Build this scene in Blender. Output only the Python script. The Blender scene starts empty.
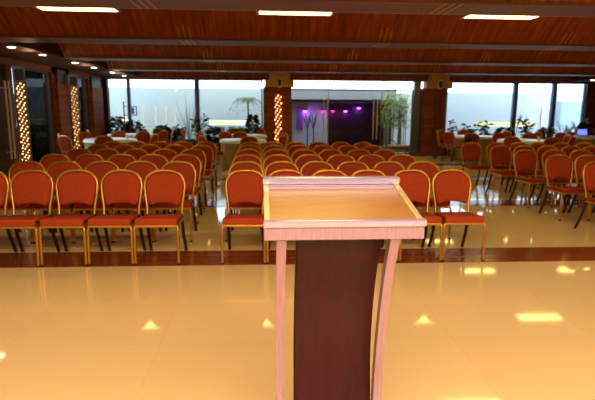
import bpy, bmesh, math, random
from mathutils import Vector, Matrix
random.seed(7)
R = math.radians
S = bpy.context.scene
C = S.collection

# ------------------------------------------------------------------ camera, world, light, exposure
cam = bpy.data.cameras.new('camera'); co = bpy.data.objects.new('camera', cam); C.objects.link(co)
f_px, yaw, pitch, roll, CH = 502.88, .062602, .177695, .006886, 1.5714
cam.sensor_width = 36; cam.lens = f_px / 595 * 36; cam.clip_start = .05; cam.clip_end = 300
F = Vector((math.sin(yaw) * math.cos(pitch), math.cos(yaw) * math.cos(pitch), -math.sin(pitch)))
R0 = Vector((math.cos(yaw), -math.sin(yaw), 0)); U0 = R0.cross(F)
RR = math.cos(roll) * R0 + math.sin(roll) * U0; UU = -math.sin(roll) * R0 + math.cos(roll) * U0
M = Matrix((RR, UU, -F)).transposed().to_4x4(); M.translation = (0, 0, CH); co.matrix_world = M
cam.dof.use_dof = True; cam.dof.focus_distance = 2.8; cam.dof.aperture_fstop = 3.6
S.camera = co
S.view_settings.view_transform = 'Standard'; S.view_settings.look = 'None'
S.view_settings.gamma = 1; S.view_settings.use_curve_mapping = False
S.view_settings.exposure = 0.75
S.cycles.max_bounces = 8; S.cycles.transparent_max_bounces = 16
S.cycles.sample_clamp_indirect = 6; S.cycles.caustics_reflective = False; S.cycles.caustics_refractive = False

w = bpy.data.worlds.new('sky'); S.world = w; w.use_nodes = True
wn = w.node_tree.nodes; bgn = wn['Background']
bgn.inputs[0].default_value = (.80, .93, 1, 1); bgn.inputs[1].default_value = 3.0

def area(name, loc, rot, sx, sy, power, col):
    l = bpy.data.lights.new(name, 'AREA'); l.shape = 'RECTANGLE'; l.size = sx; l.size_y = sy
    l.energy = power; l.color = col
    o = bpy.data.objects.new(name, l); C.objects.link(o); o.location = loc; o.rotation_euler = rot
    return o
# unseen fill lights, added as stage lighting above and behind the speaker's place
area('stage_wash', (0.6, -2.6, 3.35), (R(52), 0, 0), 7.0, .8, 320, (1, .83, .70))
area('stage_downlight', (0.8, .2, 3.35), (R(35), 0, 0), 8.0, .8, 205, (1, .87, .66))
LAMP = 5.5      # strength of the ceiling troffers

# ------------------------------------------------------------------ materials
def lin(c):
    return tuple(((v / 255) / 12.92 if v / 255 <= .04045 else ((v / 255 + .055) / 1.055) ** 2.4) for v in c) + (1,)
def mat(name, rgb, rough=.5, metal=0, spec=.5, emit=None, es=0, coat=0):
    m = bpy.data.materials.new(name); m.use_nodes = True
    b = m.node_tree.nodes['Principled BSDF']
    b.inputs['Base Color'].default_value = lin(rgb); b.inputs['Roughness'].default_value = rough
    b.inputs['Metallic'].default_value = metal; b.inputs['Specular IOR Level'].default_value = spec
    b.inputs['Coat Weight'].default_value = coat; b.inputs['Coat Roughness'].default_value = .08
    if emit: b.inputs['Emission Color'].default_value = lin(emit); b.inputs['Emission Strength'].default_value = es
    return m
def noisy(name, c1, c2, scale=(1, 1, 1), nscale=5, rough=.5, metal=0, bump=0, detail=4, coat=0, spec=.5, distort=0, lo=.3, hi=.7):
    m = mat(name, c1, rough, metal, spec, coat=coat); t = m.node_tree; n = t.nodes; b = n['Principled BSDF']
    tc = n.new('ShaderNodeTexCoord'); mp = n.new('ShaderNodeMapping'); mp.inputs['Scale'].default_value = scale
    ns = n.new('ShaderNodeTexNoise'); ns.inputs['Scale'].default_value = nscale; ns.inputs['Detail'].default_value = detail
    ns.inputs['Distortion'].default_value = distort
    cr = n.new('ShaderNodeValToRGB'); cr.color_ramp.elements[0].color = lin(c1); cr.color_ramp.elements[1].color = lin(c2)
    cr.color_ramp.elements[0].position = lo; cr.color_ramp.elements[1].position = hi
    l = t.links.new; l(tc.outputs['Object'], mp.inputs[0]); l(mp.outputs[0], ns.inputs[0]); l(ns.outputs[0], cr.inputs[0]); l(cr.outputs[0], b.inputs['Base Color'])
    if bump:
        bp = n.new('ShaderNodeBump'); bp.inputs['Strength'].default_value = bump; bp.inputs['Distance'].default_value = .01
        l(ns.outputs[0], bp.inputs['Height']); l(bp.outputs[0], b.inputs['Normal'])
    return m
def emis(name, rgb, s):
    m = bpy.data.materials.new(name); m.use_nodes = True; n = m.node_tree.nodes; n.clear()
    e = n.new('ShaderNodeEmission'); e.inputs[0].default_value = lin(rgb); e.inputs[1].default_value = s
    o = n.new('ShaderNodeOutputMaterial'); m.node_tree.links.new(e.outputs[0], o.inputs[0]); return m
def glassm(name, tint, ior=1.45, rough=.02):
    m = bpy.data.materials.new(name); m.use_nodes = True; n = m.node_tree.nodes; n.clear(); l = m.node_tree.links.new
    tr = n.new('ShaderNodeBsdfTransparent'); tr.inputs[0].default_value = lin(tint)
    gl = n.new('ShaderNodeBsdfGlossy'); gl.inputs['Roughness'].default_value = rough
    lw = n.new('ShaderNodeFresnel'); lw.inputs[0].default_value = ior
    mx = n.new('ShaderNodeMixShader'); o = n.new('ShaderNodeOutputMaterial')
    l(lw.outputs[0], mx.inputs[0]); l(tr.outputs[0], mx.inputs[1]); l(gl.outputs[0], mx.inputs[2]); l(mx.outputs[0], o.inputs[0])
    return m

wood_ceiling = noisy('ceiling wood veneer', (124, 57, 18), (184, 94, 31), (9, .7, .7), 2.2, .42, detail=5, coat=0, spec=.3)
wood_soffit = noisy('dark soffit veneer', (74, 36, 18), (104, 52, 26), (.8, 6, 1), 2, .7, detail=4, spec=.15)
wood_strip = noisy('beam underside', (110, 78, 62), (134, 98, 78), (.6, 8, 1), 2, .5, detail=3)
metal_edge = mat('beam edge metal', (170, 150, 135), .3, .9)
brass = mat('brass inlay', (205, 150, 60), .35, .7)
wood_wall = noisy('wall wood panelling', (116, 54, 20), (156, 78, 30), (.5, .5, 7), 2, .65, detail=4, spec=.12)
wood_cap = noisy('light pillar wood', (226, 160, 66), (238, 178, 84), (.8, .8, 7), 2, .45)
wood_dark = noisy('dark door wood', (48, 28, 14), (66, 38, 18), (.5, .5, 7), 2, .5, spec=.2)
grey_metal = mat('brushed grey metal', (120, 122, 126), .35, .7)
dark_frame = mat('blue grey window frame', (96, 112, 150), .6, .1)
steel = mat('polished steel', (232, 226, 208), .35, .1)
gold = noisy('gold tube', (200, 142, 50), (214, 156, 60), (1, 1, 1), 6, .33, .75)
gold_dark = mat('bronze brown tube', (70, 42, 20), .4, .6)
fabric = noisy('red chair fabric', (158, 55, 19), (172, 64, 24), (1, 1, 1), 60, .85, bump=.15, spec=.2)
black = mat('black plastic', (14, 14, 16), .4)
white_p = mat('white plastic', (225, 222, 215), .4)
trim_metal = noisy('rose satin aluminium', (160, 124, 128), (176, 142, 144), (40, 3, 3), 3, .32, .25, detail=2)  # plain aluminium; the pink light it reflects is put into the colour
trim_top = mat('satin gold trim', (236, 214, 160), .3, .6)
polish = mat('polished rail', (206, 188, 214), .22, .6)
desk_wood = noisy('desk dark wood', (150, 100, 48), (166, 116, 58), (2, 14, 2), 3, .34, coat=.9, spec=.7)
desk_wood.node_tree.nodes['Principled BSDF'].inputs['Coat Roughness'].default_value = .3
mahog = noisy('mahogany veneer', (50, 10, 14), (64, 15, 19), (16, 16, .9), 2, .38, detail=5, coat=0, spec=.3)
cloth_w = noisy('white cloth', (226, 228, 232), (238, 240, 244), (1, 1, 1), 9, .35)
cloth_b = noisy('beige pleated cloth', (166, 128, 78), (184, 146, 92), (1, 1, 1), 4, .85)
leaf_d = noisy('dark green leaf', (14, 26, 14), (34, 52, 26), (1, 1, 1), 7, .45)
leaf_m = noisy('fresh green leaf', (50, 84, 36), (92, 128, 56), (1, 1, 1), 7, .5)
leaf_b = noisy('bamboo leaf', (120, 140, 60), (176, 186, 96), (1, 1, 1), 7, .6)
twig = mat('dry twig', (92, 78, 60), .8)
petal = mat('red petal', (190, 26, 26), .6); petal_p = mat('violet petal', (120, 60, 170), .6)
pot_m = mat('dark clay pot', (70, 52, 44), .6)
pot_g = mat('grey stone pot', (120, 122, 118), .7)
stucco = noisy('garden wall paint', (200, 212, 214), (208, 220, 220), (1, 1, 1), 1.5, .9)
stucco3 = noisy('pale blue garden wall paint', (214, 226, 240), (220, 232, 244), (1, 1, 1), 1.5, .9)
stucco2 = noisy('mauve wall paint', (66, 48, 58), (74, 54, 64), (1, 1, 1), 1.5, .9)
wine = mat('wine red wall', (60, 18, 16), .7)
terrace = noisy('terrace paving', (120, 116, 108), (142, 138, 128), (1, 1, 1), 2, .7)
slate = noisy('lobby dark stone', (38, 36, 38), (54, 50, 52), (1, 1, 3), 3, .6)
greyblue = noisy('lobby grey panel', (160, 166, 188), (170, 178, 196), (2, 2, .3), 3, .6)
greyfas = mat('grey fascia', (176, 188, 194), .7)
purple_cloth = mat('violet curtain', (120, 60, 150), .8)
glass_clear = glassm('clear glass', (236, 242, 244))
glass_tint = glassm('tinted glass', (236, 246, 246), 1.1)
glow_w = emis('warm ledge glow', (255, 224, 140), 1.2)
bulb_m = emis('string bulb glow', (255, 170, 105), 6)
bulb_reflect = emis('garden bulb glow', (255, 222, 180), 1.6)
troffer_m = emis('troffer tube light', (255, 232, 132), LAMP)
down_m = emis('downlight glow', (255, 238, 196), 9)
glow_p = emis('violet spot glow', (190, 70, 255), 9)
glow_m = emis('magenta spot glow', (230, 30, 170), 4)

# glossy tile floor with fine joints
floor_m = mat('glossy cream tile', (226, 176, 104), .055, 0, .38)
t = floor_m.node_tree; n = t.nodes; b = n['Principled BSDF']; l = t.links.new
tc = n.new('ShaderNodeTexCoord'); mp = n.new('ShaderNodeMapping'); mp.inputs['Location'].default_value = (.724 + 4.04, -3.24 + 8.08, 0)
bk = n.new('ShaderNodeTexBrick'); bk.offset = 0; bk.squash = 1
bk.inputs['Scale'].default_value = 1; bk.inputs['Brick Width'].default_value = 1.01; bk.inputs['Row Height'].default_value = 1.01
bk.inputs['Mortar Size'].default_value = .0025; bk.inputs['Mortar Smooth'].default_value = .3
bk.inputs['Color1'].default_value = lin((238, 202, 138)); bk.inputs['Color2'].default_value = lin((236, 199, 134)); bk.inputs['Mortar'].default_value = lin((226, 188, 124))
ns = n.new('ShaderNodeTexNoise'); ns.inputs['Scale'].default_value = 1.6; ns.inputs['Detail'].default_value = 6
mx = n.new('ShaderNodeMixRGB'); mx.blend_type = 'MULTIPLY'; mx.inputs[0].default_value = .12
l(tc.outputs['Object'], mp.inputs[0]); l(mp.outputs[0], bk.inputs[0]); l(tc.outputs['Object'], ns.inputs[0])
l(bk.outputs[0], mx.inputs[1]); l(ns.outputs[0], mx.inputs[2]); l(mx.outputs[0], b.inputs['Base Color'])
# parquet bands
band_m = mat('parquet band', (104, 46, 18), .16, 0, .5)
t = band_m.node_tree; n = t.nodes; b = n['Principled BSDF']; l = t.links.new
tc = n.new('ShaderNodeTexCoord'); bk = n.new('ShaderNodeTexBrick'); bk.inputs['Scale'].default_value = 1
bk.inputs['Brick Width'].default_value = .9; bk.inputs['Row Height'].default_value = .09; bk.inputs['Mortar Size'].default_value = .002
bk.inputs['Color1'].default_value = lin((140, 66, 28)); bk.inputs['Color2'].default_value = lin((118, 54, 22)); bk.inputs['Mortar'].default_value = lin((60, 24, 10))
l(tc.outputs['Object'], bk.inputs[0]); l(bk.outputs[0], b.inputs['Base Color'])

# ------------------------------------------------------------------ mesh helpers
def finish(name, bm, m, parent=None, smooth=False, mats=None):
    me = bpy.data.meshes.new(name); bm.to_mesh(me); bm.free()
    for x in (mats or [m]): me.materials.append(x)
    if smooth:
        for p in me.polygons: p.use_smooth = True
    o = bpy.data.objects.new(name, me); C.objects.link(o)
    if parent: o.parent = parent
    return o
def soft(o, ang=40):
    me = o.data
    for p in me.polygons: p.use_smooth = True
    try: me.set_sharp_from_angle(angle=R(ang))
    except Exception: pass
    return o
def box(bm, x0, x1, y0, y1, z0, z1, bev=0, rot=None, mi=0):
    r = bmesh.ops.create_cube(bm, size=1)['verts']
    for v in r: v.co = Vector((x0 + (v.co.x + .5) * (x1 - x0), y0 + (v.co.y + .5) * (y1 - y0), z0 + (v.co.z + .5) * (z1 - z0)))
    fs = {f for v in r for f in v.link_faces}
    for f in fs: f.material_index = mi
    if bev:
        es = list({e for v in r for e in v.link_edges})
        bmesh.ops.bevel(bm, geom=es, offset=bev, segments=2, profile=.6, affect='EDGES')
    return bm
def B(): return bmesh.new()
def tube(bm, pts, r, seg=8, closed=False, cap=True, rs=None):
    pts = [Vector(p) for p in pts]; n = len(pts); rings = []
    up = Vector((0, 0, 1)); prev = None
    for i, p in enumerate(pts):
        if closed: d = pts[(i + 1) % n] - pts[i - 1]
        else: d = pts[min(i + 1, n - 1)] - pts[max(i - 1, 0)]
        d.normalize()
        if prev is None:
            a = d.cross(up)
            if a.length < .1: a = d.cross(Vector((0, 1, 0)))
        else: a = prev - d * prev.dot(d)
        a.normalize(); prev = a; bb = d.cross(a)
        rad = rs[i] if rs else r
        rings.append([bm.verts.new(p + (a * math.cos(2 * math.pi * k / seg) + bb * math.sin(2 * math.pi * k / seg)) * rad) for k in range(seg)])
    for i in range(n if closed else n - 1):
        A, D = rings[i], rings[(i + 1) % n]
        for k in range(seg): bm.faces.new((A[k], A[(k + 1) % seg], D[(k + 1) % seg], D[k]))
    if cap and not closed:
        bm.faces.new(rings[0][::-1]); bm.faces.new(rings[-1])
    return bm
def lathe(bm, prof, seg=24, c=(0, 0, 0), mi=0):
    rings = []
    for r, z in prof:
        rings.append([bm.verts.new((c[0] + r * math.cos(2 * math.pi * k / seg), c[1] + r * math.sin(2 * math.pi * k / seg), c[2] + z)) for k in range(seg)])
    for i in range(len(prof) - 1):
        for k in range(seg):
            f = bm.faces.new((rings[i][k], rings[i][(k + 1) % seg], rings[i + 1][(k + 1) % seg], rings[i + 1][k])); f.material_index = mi
    if prof[0][0] > 1e-4: bm.faces.new(rings[0][::-1]).material_index = mi
    if prof[-1][0] > 1e-4: bm.faces.new(rings[-1]).material_index = mi
    return bm
def struct(name, bm, m, parent=None, **k):
    o = finish(name, bm, m, parent, **k)
    if not parent: o['kind'] = 'structure'
    return o
def empty(name, loc=(0, 0, 0), rz=0):
    o = bpy.data.objects.new(name, None); C.objects.link(o); o.location = loc; o.rotation_euler = (0, 0, rz); o.empty_display_size = .1
    return o
def tag(o, label, cat, group=None, kind=None):
    o['label'] = label; o['category'] = cat
    if group: o['group'] = group
    if kind: o['kind'] = kind
    return o
def copy_tree(o, loc, rz, label, group, cat=None):
    c = o.copy(); C.objects.link(c); c.location = loc; c.rotation_euler = (0, 0, rz); c['label'] = label; c['group'] = group
    if cat: c['category'] = cat
    for ch in o.children:
        d = ch.copy(); C.objects.link(d); d.parent = c
        for g in ch.children:
            e = g.copy(); C.objects.link(e); e.parent = d
    return c

# ------------------------------------------------------------------ setting
XL, XR, YB, YF = -5.7, 12.5, 18.5, -4.0
CZ, HI = 2.68, 3.45
struct('floor', box(B(), XL - .3, XR + .3, YF - .2, YB + .3, -.1, 0), floor_m)
for k in range(5):
    y0 = 4.98 + 3.115 * k
    if y0 < YB - .6: struct('trim_%d' % (k + 1), box(B(), XL + .01, XR - .01, y0, y0 + .54, -.02, .003), band_m)
struct('ground', box(B(), -16, 22, YB + .3, 32, -.3, -.06), terrace)
struct('ground_side', box(B(), -16, XL - .3, YF, YB + .3, -.3, -.06), terrace)

SL, SR = -4.4, 11.2
rear = [-.42 + .0, 2.72, 5.87, 9.0, 12.18, 15.35]
# saw-tooth ceiling: flat upper field, slope down to each beam, beam underside, upright back
bm = B()
def strip(bm, pts, x0, x1):
    va = [bm.verts.new((x0, y, z)) for y, z in pts]; vb = [bm.verts.new((x1, y, z)) for y, z in pts]
    for i in range(len(pts) - 1): bm.faces.new((va[i], vb[i], vb[i + 1], va[i + 1]))
pts = [(YF, HI)]
for y in rear:
    pts += [(y - .56 - .95, HI), (y - .56, CZ + .006), (y, CZ + .006), (y, HI)]
pts += [(YB - 1.0, HI), (YB - .02, 2.615)]
strip(bm, pts, SL, SR)
# closing ends of each recess
for x in (SL, SR):
    v = [bm.verts.new((x, y, z)) for y, z in pts] + [bm.verts.new((x, YB, HI + .2)), bm.verts.new((x, YF, HI + .2))]
    bm.faces.new(v)
struct('ceiling', bm, wood_ceiling)
for k, y in enumerate(rear):
    struct('trim_%d' % (10 + k), box(B(), SL - .02, SR + .02, y - .57, y + .01, CZ - .03, CZ), wood_strip)
    struct('trim_%d' % (30 + k), box(B(), SL - .02, SR + .02, y + .01, y + .025, CZ - .032, CZ + .012), metal_edge)
    bmi = B()
    for X0 in (-4.35, -1.28, 1.93, 4.98, 7.9, 10.9):
        for d, hh in ((-.085, .14), (0, .25), (.085, .14)):
            x = X0 + d
            if x < SL + .05 or x > SR - .1: continue
            q = [bmi.verts.new(p) for p in ((x - .011, y - .562, CZ + .0), (x + .011, y - .562, CZ + .0), (x + .011, y - .562 - hh * 1.19, CZ + hh), (x - .011, y - .562 - hh * 1.19, CZ + hh))]
            bmi.faces.new(q)
            box(bmi, x - .012, x + .012, y - .57, y + .01, CZ - .034, CZ - .029)
    struct('trim_%d' % (50 + k), bmi, brass)
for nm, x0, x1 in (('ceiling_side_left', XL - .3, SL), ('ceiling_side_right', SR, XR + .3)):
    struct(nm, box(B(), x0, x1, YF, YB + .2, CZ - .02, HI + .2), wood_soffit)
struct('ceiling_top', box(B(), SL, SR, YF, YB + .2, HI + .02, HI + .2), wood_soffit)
struct('wall_front', box(B(), XL, XR, YF - .2, YF, 0, HI), wood_wall)
struct('wall_right', box(B(), XR, XR + .2, YF, YB + .2, 0, CZ), wood_wall)

# left wall: solid / window / pier / window / pier
bm = B(); WT = 2.52
box(bm, XL - .2, XL, YF, 10.4, 0, CZ - .02); box(bm, XL - .2, XL, 14.15, 15.40, 0, CZ - .02); box(bm, XL - .2, XL, 16.9, YB + .2, 0, CZ - .02)
box(bm, XL - .2, XL, 10.4, 16.9, WT, CZ - .02)
box(bm, XL - .2, XL, 11.75, 12.0, 0, WT)
struct('wall_left', bm, wood_wall)
d = struct('door_1', box(B(), XL - .12, XL - .03, 10.4, 11.75, 0, WT), wood_dark)
for yy in (11.50, 11.66):
    bb = tube(B(), [(XL + .07, yy, .45), (XL + .07, yy, 2.15)], .022)
    for zz in (.6, 2.0): tube(bb, [(XL - .04, yy, zz), (XL + .07, yy, zz)], .014)
    soft(finish('door_handle', bb, steel, d))
for i, (a, c) in enumerate(((12.0, 14.15), (15.40, 16.9))):
    wv = struct('window_%d' % (i + 1), box(B(), XL - .12, XL - .10, a + .05, c - .05, .05, WT - .05), glass_tint)
    fb = B(); 
    box(fb, XL - .16, XL - .04, a, a + .06, 0, WT); box(fb, XL - .16, XL - .04, c - .06, c, 0, WT); box(fb, XL - .16, XL - .04, a, c, WT - .05, WT); box(fb, XL - .16, XL - .04, a, c, 0, .06)
    finish('window_frame', fb, wood_dark, wv)
    # neighbouring lattice of the pier edge
for k, (a, c) in enumerate(((14.15, 15.40), (16.9, YB - .05))):
    bb = B(); box(bb, XL, XL + .10, a + .12, c - .42, 0, 2.25, .01)
    struct('trim_%d' % (70 + k), bb, wood_wall)
    struct('trim_%d' % (72 + k), box(B(), XL, XL + .06, a + .22, c - .45, 2.25, WT + .08), wood_dark)

# back wall: pillars, windows, entrance
def zx(x): return (x - 262.5) * .03073 * YB / 15.6 - .12
WH = 2.61
def window(nm, x0, x1, mulls, wid):
    wv = struct(nm, box(B(), x0 + .03, x1 - .03, YB + .06, YB + .075, .5, WH - .02), glass_clear)
    fb = B(); box(fb, x0, x1, YB + .02, YB + .12, WH - .03, WH + .01); box(fb, x0, x1, YB + .02, YB + .14, .42, .5)
    box(fb, x0, x0 + .05, YB + .02, YB + .12, .5, WH); box(fb, x1 - .05, x1, YB + .02, YB + .12, .5, WH)
    finish('window_frame', fb, dark_frame, wv)
    for m_, w_ in zip(mulls, wid): finish('mullion', box(B(), m_ - w_ / 2, m_ + w_ / 2, YB - .02, YB + .16, .5, WH), dark_frame, wv)
    struct('wall_' + ('back_left' if x0 < 0 else 'back_right'), box(B(), x0, x1, YB, YB + .2, 0, .42), wood_wall)
window('window_3', XL, -.12, [-4.86, -2.46], [.09, .15])
window('window_4', 6.62, 11.95, [9.25, 10.74], [.13, .13])
struct('trim_80', box(B(), -5.7, -5.55, YB - .12, YB + .1, 0, WH), wood_dark)
struct('wall_back_end', box(B(), 12.05, XR, YB - .15, YB + .2, 0, CZ), wood_wall)
struct('trim_81', box(B(), 11.93, 12.05, YB - .05, YB + .2, 0, WH), grey_metal)
struct('wall_back', box(B(), XL, XR, YB - .01, YB + .2, WH, HI), wood_ceiling)

def pillar(x0, x1, c0, c1, lights):
    bb = B(); cx = (c0 + c1) / 2
    box(bb, x0, cx - .16, YB - .35, YB + .15, 0, 2.36, .008); box(bb, cx + .16, x1, YB - .35, YB + .15, 0, 2.36, .008)
    box(bb, cx - .16, cx + .16, YB - .24, YB + .15, 0, 2.36); box(bb, cx - .16, cx + .16, YB - .35, YB - .24, 2.12, 2.36)
    o = struct('wall_pillar', bb, wood_wall)
    finish('capital', box(B(), c0, c1, YB - .42, YB + .1, 2.36, CZ + .22, .008), wood_cap, o)
    for a in (c0 - .14, c1): finish('side_block', box(B(), a, a + .14, YB - .36, YB, 2.36, 2.60), wood_cap, o)
pillar(-.10, .90, .10, .84, True)
pillar(5.66, 6.46, 5.86, 6.56, False)
struct('trim_82', box(B(), 5.38, 5.62, YB - .12, YB + .12, 0, WH), grey_metal)
struct('trim_83', box(B(), 6.47, 6.61, YB - .1, YB + .12, 0, WH), grey_metal)

# glass entrance
for i, (a, c, hx) in enumerate(((.93, 2.29, 2.16), (2.31, 4.25, 3.99), (4.27, 5.37, None))):
    g = struct('door_%d' % (i + 2), box(B(), a, c, YB + .05, YB + .065, .02, 2.26), glass_clear)
    finish('door_edge', box(B(), c - .025, c, YB + .045, YB + .07, .02, 2.26), grey_metal, g)
    if hx:
        for dx in (-.07, .07):
            bb = tube(B(), [(hx + dx, YB - .04, .5), (hx + dx, YB - .04, 2.02)], .02)
            for zz in (.66, 1.88): tube(bb, [(hx + dx, YB - .04, zz), (hx + dx, YB + .05, zz)], .014)
            soft(finish('door_handle', bb, steel, g))
struct('window_5', box(B(), .93, 5.37, YB + .05, YB + .065, 2.30, WH - .02), glass_clear)
struct('trim_84', box(B(), .93, 5.37, YB + .02, YB + .1, 2.26, 2.30), grey_metal)

# ------------------------------------------------------------------ outside
GY = 21.6
bm = B(); box(bm, -7.3, 1.0, GY, GY + .25, -.06, .92); box(bm, -7.3, 1.0, GY, GY + .25, 1.10, 2.42)
box(bm, -7.3, -6.15, GY, GY + .25, .92, 1.10); box(bm, -5.7, -2.39, GY, GY + .25, .92, 1.10); box(bm, -.45, 1, GY, GY + .25, .92, 1.10)
struct('wall_garden_left', bm, stucco)
struct('wall_garden_corner', box(B(), -9.4, -7.3, GY, GY + .25, 1.0, 2.12), stucco2); struct('wall_garden_corner_low', box(B(), -9.4, -7.3, GY - .1, GY + .25, -.06, .9), wine)
bm = B(); box(bm, 6.9, 16, GY, GY + .25, -.06, .92); box(bm, 6.9, 12.7, GY, GY + .25, 1.08, 2.34); box(bm, 6.9, 9.1, GY, GY + .25, .92, 1.08); box(bm, 11.8, 12.7, GY, GY + .25, .92, 1.08)
struct('wall_garden_right', bm, stucco3)
struct('wall_garden_far_right', box(B(), 12.7, 16, GY - .3, GY + .25, .92, 2.02), mat('blue grey wall paint', (178, 200, 220), .9))
for k, (a, c) in enumerate(((-6.15, -5.7), (-2.39, -1.15), (-.94, -.45), (9.1, 11.8))):
    o = finish('ledge_light', box(B(), a + .02, c - .02, GY + .12, GY + .2, .93, 1.07), glow_w)  # warm light reflected on the ledge, built as a glowing strip
    tag(o, ['short glowing niche light in the garden wall behind the potted bushes', 'long glowing niche light low in the garden wall between mullion and palm',
            'small glowing niche light beneath the palm beside the pillar', 'long glowing niche light behind the rubber plants in the right window'][k], 'wall light', 'glowing niches in the garden walls')
struct('wall_side', box(B(), -9.4, -9.2, 6, GY + .25, 1.0, 2.05), stucco2)
struct('wall_side_low', box(B(), -9.1, -8.9, 6, GY, -.06, .9), wine)
o = finish('ledge_light', box(B(), -9.28, -9.22, 12, 20, .9, .99), glow_w); tag(o, 'long glowing ledge seen through the two narrow side windows', 'wall light')  # same reflected ledge light, drawn as glow along the side wall
# canopy column beside the side windows
struct('wall_side_column', box(B(), -7.55, -7.2, 18.6, 19.2, -.06, 3.0), wood_dark)

# annexe seen through the entrance
bm = B(); box(bm, 1.0, 5.25, 20.4, 20.6, 1.90, 2.40)
struct('wall_annexe_fascia', bm, greyfas)
bm = B(); box(bm, 1.0, 5.25, 23.0, 23.2, -.06, 1.9)
struct('wall_annexe', bm, slate)
bm = B(); box(bm, .95, 1.05, 20.6, 23, -.06, 1.9); box(bm, 5.15, 5.3, 21.2, 23.2, -.06, 2.2); struct('wall_annexe_side', bm, slate)
struct('ceiling_annexe', box(B(), 1.0, 5.25, 20.4, 23.2, 1.88, 1.98), slate)
struct('wall_annexe_panel', box(B(), 1.0, 2.52, 20.7, 20.8, -.06, 1.87), greyblue)
struct('trim_90', box(B(), 4.72, 5.12, 21.9, 22.0, .9, 1.86), wood_wall)
struct('wall_court', box(B(), 5.25, 7.0, 22.6, 22.8, -.06, 2.32), mat('white court wall', (214, 218, 216), .9))
o = soft(finish('curtain', (lambda bm: [box(bm, 1.22 + i * .09, 1.30 + i * .09, 20.6, 20.68, .75, 1.7, .02) for i in range(3)] and bm)(B()), purple_cloth), 30)
tag(o, 'violet lit curtain strip in the annexe behind the thin sculptures', 'curtain')
for k, (x, z, y, m_, e, col) in enumerate(((1.58, 1.56, 20.62, glow_p, 7, (.55, .15, 1)), (2.32, 1.56, 20.62, glow_m, 3, (.9, .1, .6)), (3.0, 1.56, 22.9, glow_m, 5, (1, .08, .6)), (3.58, 1.56, 22.9, glow_p, 5, (.75, .08, .8)), (4.18, 1.70, 22.9, glow_p, 9, (.45, .1, 1)))):
    r_ = empty('spot_lamp', (x, y, z))
    tag(r_, ['violet spot lamp above the thin sculptures', 'magenta spot lamp at the end of the grey annexe panel', 'magenta spot lamp beside the first glass door handle', 'violet magenta spot lamp midway on the dark annexe wall', 'brightest violet spot lamp, beside the second glass door handle'][k], 'lamp', 'coloured spot lamps in the annexe')
    finish('lamp_housing', soft_bm := lathe(B(), [(.0, .05), (.07, .05), (.08, 0), (.08, -.02)], 12), black, r_)
    finish('lens', lathe(B(), [(0, -.02), (.08, -.022), (.075, -.06), (0, -.09)], 12), m_, r_)
    L = bpy.data.lights.new('spot glow', 'POINT'); L.energy = e * .5; L.color = col; L.shadow_soft_size = .06
    lo = bpy.data.objects.new('spot_glow', L); C.objects.link(lo); lo.location = (0, -.12, -.12); lo.parent = r_
for k, x in enumerate((1.62, 1.86)):
    bb = tube(B(), [(0, 0, 0), (0.01, 0, .9)], .022); lathe(bb, [(.16, 0), (.16, .03), (.02, .05)], 14)
    for j in range(9):
        a = j * 2.4; e = .12 + .1 * ((j * 7) % 5) / 5
        tube(bb, [(0, 0, .85 + .02 * j), (e * .6 * math.cos(a), e * .4 * math.sin(a), 1.08 + .02 * j), (e * math.cos(a), e * .6 * math.sin(a), 1.3 + .03 * j)], .012, 5)
    o = soft(finish('branch_sculpture', bb, black)); o.location = (x, 20.0, -.06)
    tag(o, 'thin black branching floor sculpture beyond the glass, ' + ('nearer the string-lit pillar' if k == 0 else 'nearer the first door handle'), 'sculpture', 'branch sculptures beyond the glass')

# ------------------------------------------------------------------ ceiling lamps
def troffer():
    r_ = empty('ceiling_light')
    bb = B(); 
    v = [(-.52, -.2), (.52, -.2), (.6, .2), (-.6, .2)]
    box(bb, -.50, .50, -.19, .19, .02, .07, .01)
    for s in (-.4, .4): tube(bb, [(s, 0, .07), (s, 0, .66)], .008, 6)
    finish('housing', bb, wood_strip, r_)
    finish('diffuser', box(B(), -.46, .46, -.16, .16, -.006, .02), troffer_m, r_)
    fb = B(); 
    for a in ((-.5, .5, -.2, -.165), (-.5, .5, .165, .2), (-.5, -.465, -.165, .165), (.465, .5, -.165, .165)): box(fb, *a, -.01, .02)
    finish('frame', fb, metal_edge, r_)
    return r_
tr0 = troffer(); first = True
xrow = [(-4.0 if False else -2.35), .38, 3.1, 5.85, 8.6]
ords = ['first', 'second', 'third', 'fourth', 'fifth', 'sixth', 'seventh', 'eighth']
for k, y in enumerate(rear[1:]):
    for j, x in enumerate(xrow):
        lab = 'yellow strip light behind the %s beam from the lectern, %s from the side windows' % (ords[k], ords[j])
        if first: tr0.location = (x, y + .87, 2.80); tag(tr0, lab, 'ceiling light', 'strip lights behind the ceiling beams'); first = False
        else: copy_tree(tr0, (x, y + .87, 2.80), 0, lab, 'strip lights behind the ceiling beams')
def downlight():
    r_ = empty('downlight')
    finish('ring', lathe(B(), [(.075, 0), (.085, -.008), (.1, 0)], 20), metal_edge, r_)
    finish('bulb', lathe(B(), [(0, -.016), (.05, -.014), (.072, -.004), (.075, .0)], 20), down_m, r_)
    return r_
d0 = downlight()
for k, (x, y) in enumerate(((-4.62, 9.8), (-4.62, 11.1), (-4.62, 12.9), (-4.66, 14.4), (-4.7, 16.2), (-4.76, 17.7), (-4.62, 8.4))):
    lab = 'round glowing downlight in the side soffit, ' + ['above the wooden side door', 'above the door jamb before the first side window', 'above the first side window', 'above the pier between the side windows', 'above the second side window', 'nearest the back window', 'closest to the lectern'][k]
    if k == 0: d0.location = (x, y, CZ - .02); tag(d0, lab, 'downlight', 'downlights in the side soffit')
    else: copy_tree(d0, (x, y, CZ - .02), 0, lab, 'downlights in the side soffit')
tag(copy_tree(d0, (11.35, 17.3, CZ - .02), 0, 'x', 'x'), 'round downlight in the far soffit above the right window end', 'downlight')
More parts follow.
